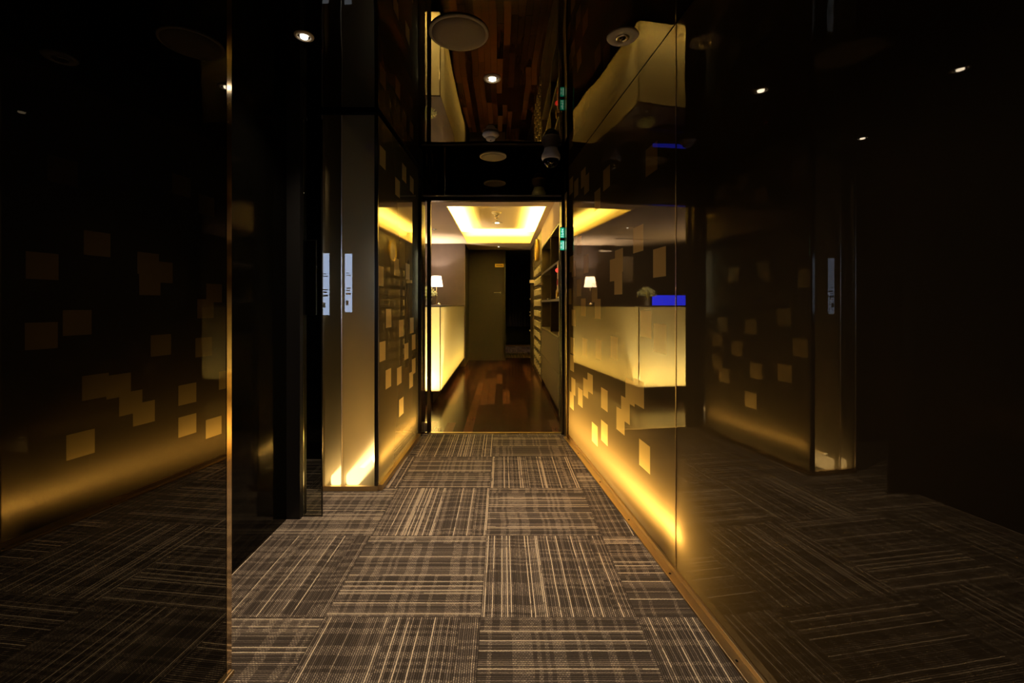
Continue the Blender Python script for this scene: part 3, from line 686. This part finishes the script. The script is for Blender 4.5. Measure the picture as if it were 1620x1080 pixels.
bk_ = MB(); bk_.lathe([(.008, -.0), (.008, -.012), (.004, -.013)], (0, -.05, .03), 12, axis='X'); k0 = bk_.build('key_lock', 'chrome', door0)
first = True
for i in range(5):
    for j in range(10):
        loc = Vector((XS, YL0+pw*(i+.5), .06+ph*(j+.5)))-Vector((XS+.18, (YL0+YL1)/2, 0))
        if first: door0.location = loc; first = False; continue
        d = door0.copy(); COL.objects.link(d); d.parent = lk; d.location = loc
        for c in (h0, k0):
            e2 = c.copy(); COL.objects.link(e2); e2.parent = d
# clock
t = thing('wall_clock', (XS, 7.13, 2.03), 'round gold rimmed wall clock above the shoe lockers', 'clock')
MB().lathe([(.165, 0), (.178, -.01), (.178, -.045), (.160, -.05), (.158, -.03)], n=48, axis='X', cap=False).build('rim', 'gold', t)
MB().lathe([(.160, -.001), (.160, -.030), (.002, -.031)], n=48, axis='X').build('clock_face', 'clockface', t)
b = MB()
for k in range(12):
    a = k*math.pi/6; c, s = math.cos(a), math.sin(a)
    b.tube([(-.033, .128*s, .128*c), (-.033, .148*s, .148*c)], .004, 5)
b.build('hour_marks', 'ink', t)
MB().tube([(-.036, 0, 0), (-.036, .05, .06)], .004, 6).build('hour_hand', 'ink', t)
MB().tube([(-.039, 0, 0), (-.039, .02, -.115)], .003, 6).build('minute_hand', 'ink', t)

# ------------------------------------------------------------ far door and wall fittings
d2 = bpy.data.objects.new('door_2', None); COL.objects.link(d2); d2.location = (-.33, 9.18, 0); struct(d2, 'tall brown flush door at the far end of the reception', 'door')
MB().box(-.37, 0, 0.0, .37, .05, HR).build('door_leaf', 'brown_door', d2)
MB().box(.15, -.025, 1.395, .30, -.012, 1.412, bev=.003).build('handle', 'steel', d2)
MB().box(.275, -.025, 1.385, .30, 0, 1.42).build('handle_mount', 'steel', d2)
MB().box(.255, -.006, 1.60, .34, 0, 1.65).build('lock_plate', 'black_matt', d2)
t = thing('door_sign', (-.065, 9.18, 1.965), 'small gold name plate on the far brown door', 'sign')
MB().box(-.093, -.008, -.036, .093, 0, .036, bev=.002).build('plate', 'gold', t)
b = MB()
for k in range(5): b.box(-.06+k*.026, -.0095, -.012, -.045+k*.026, -.008, .012)
b.build('lettering', 'ink', t)
d3 = sbox('door_3', 'dark_wood', .565, 8.12, 0.01, .578, 8.98, 1.98, 'dark side door beyond the lockers', 'door')
for z, w_ in ((1.25, .05), (.92, .03), (.99, .02), (.62, .04)):
    MB().box(.540, 8.86, z, .565, 8.86+w_, z+.03, bev=.002).build('door_fitting', 'steel', d3)
t = thing('leaflet_holder', (.578, 8.06, 1.55), 'small tray of cream leaflets on the wall beside the lockers', 'leaflet holder')
MB().box(-.09, -.05, -.02, 0, .05, -.005).build('tray', 'dark_metal', t)
MB().box(-.085, -.045, -.005, -.005, .045, .05).build('leaflets', 'paper', t)
# passage curtain and step
b = MB(); nseg = 60
for side in (0, .01):
    pass
vs1 = []
for i in range(nseg+1):
    x = .07+i*(.88/nseg); y = 12.3+.03*math.sin(i*1.1)
    vs1.append((b.v((x, y, .55)), b.v((x, y, 2.28)), b.v((x, y+.006, 2.28)), b.v((x, y+.006, .55))))
for a, c in zip(vs1, vs1[1:]):
    for k in range(4): b.bm.faces.new((a[k], c[k], c[(k+1) % 4], a[(k+1) % 4]))
tag(b.build('curtain', 'cloth'), 'dark folded curtain hanging in the passage beyond the reception', 'curtain')
sbox('trim_6', 'brass', .06, 12.28, 0.0, .96, 12.36, .03, 'low light metal step edge in the far passage', 'step')
spot('passage_fill_lamp', (.3, 11.2, HR-.02), (.3, 11.6, 0), 25, (1, .6, .4), 60)  # added light for the passage carpet, without a fixture

# ------------------------------------------------------------ reflected exit sign, modelled as glowing plates on the right post
t = thing('reflected_exit_sign', (PXX(889.2, D-.062), D-.062, 1.73), 'narrow green glowing plate for the reflected exit sign on the right doorway post', 'sign')
MB().box(-.020, -.008, -.105, .020, .0, .105, bev=.002).build('housing', 'dark_metal', t)
MB().box(-.017, -.010, .010, .017, -.008, .098).build('upper_face', 'green', t)
MB().box(-.017, -.010, -.098, .017, -.008, -.014).build('lower_face', 'green', t)
b = MB()
for (x0, z0, x1, z1) in ((-.002, .075, .008, .088), (-.002, .052, .004, .076), (-.010, .062, .012, .067), (.002, .030, .010, .053), (-.010, .034, -.002, .040), (-.012, .018, .012, .023), (.004, -.09, .013, -.022), (-.013, -.085, -.006, -.06), (-.013, -.05, -.006, -.03)):
    b.box(x0, -.0112, z0, x1, -.010, z1)
b.build('pictogram', 'signwhite', t)
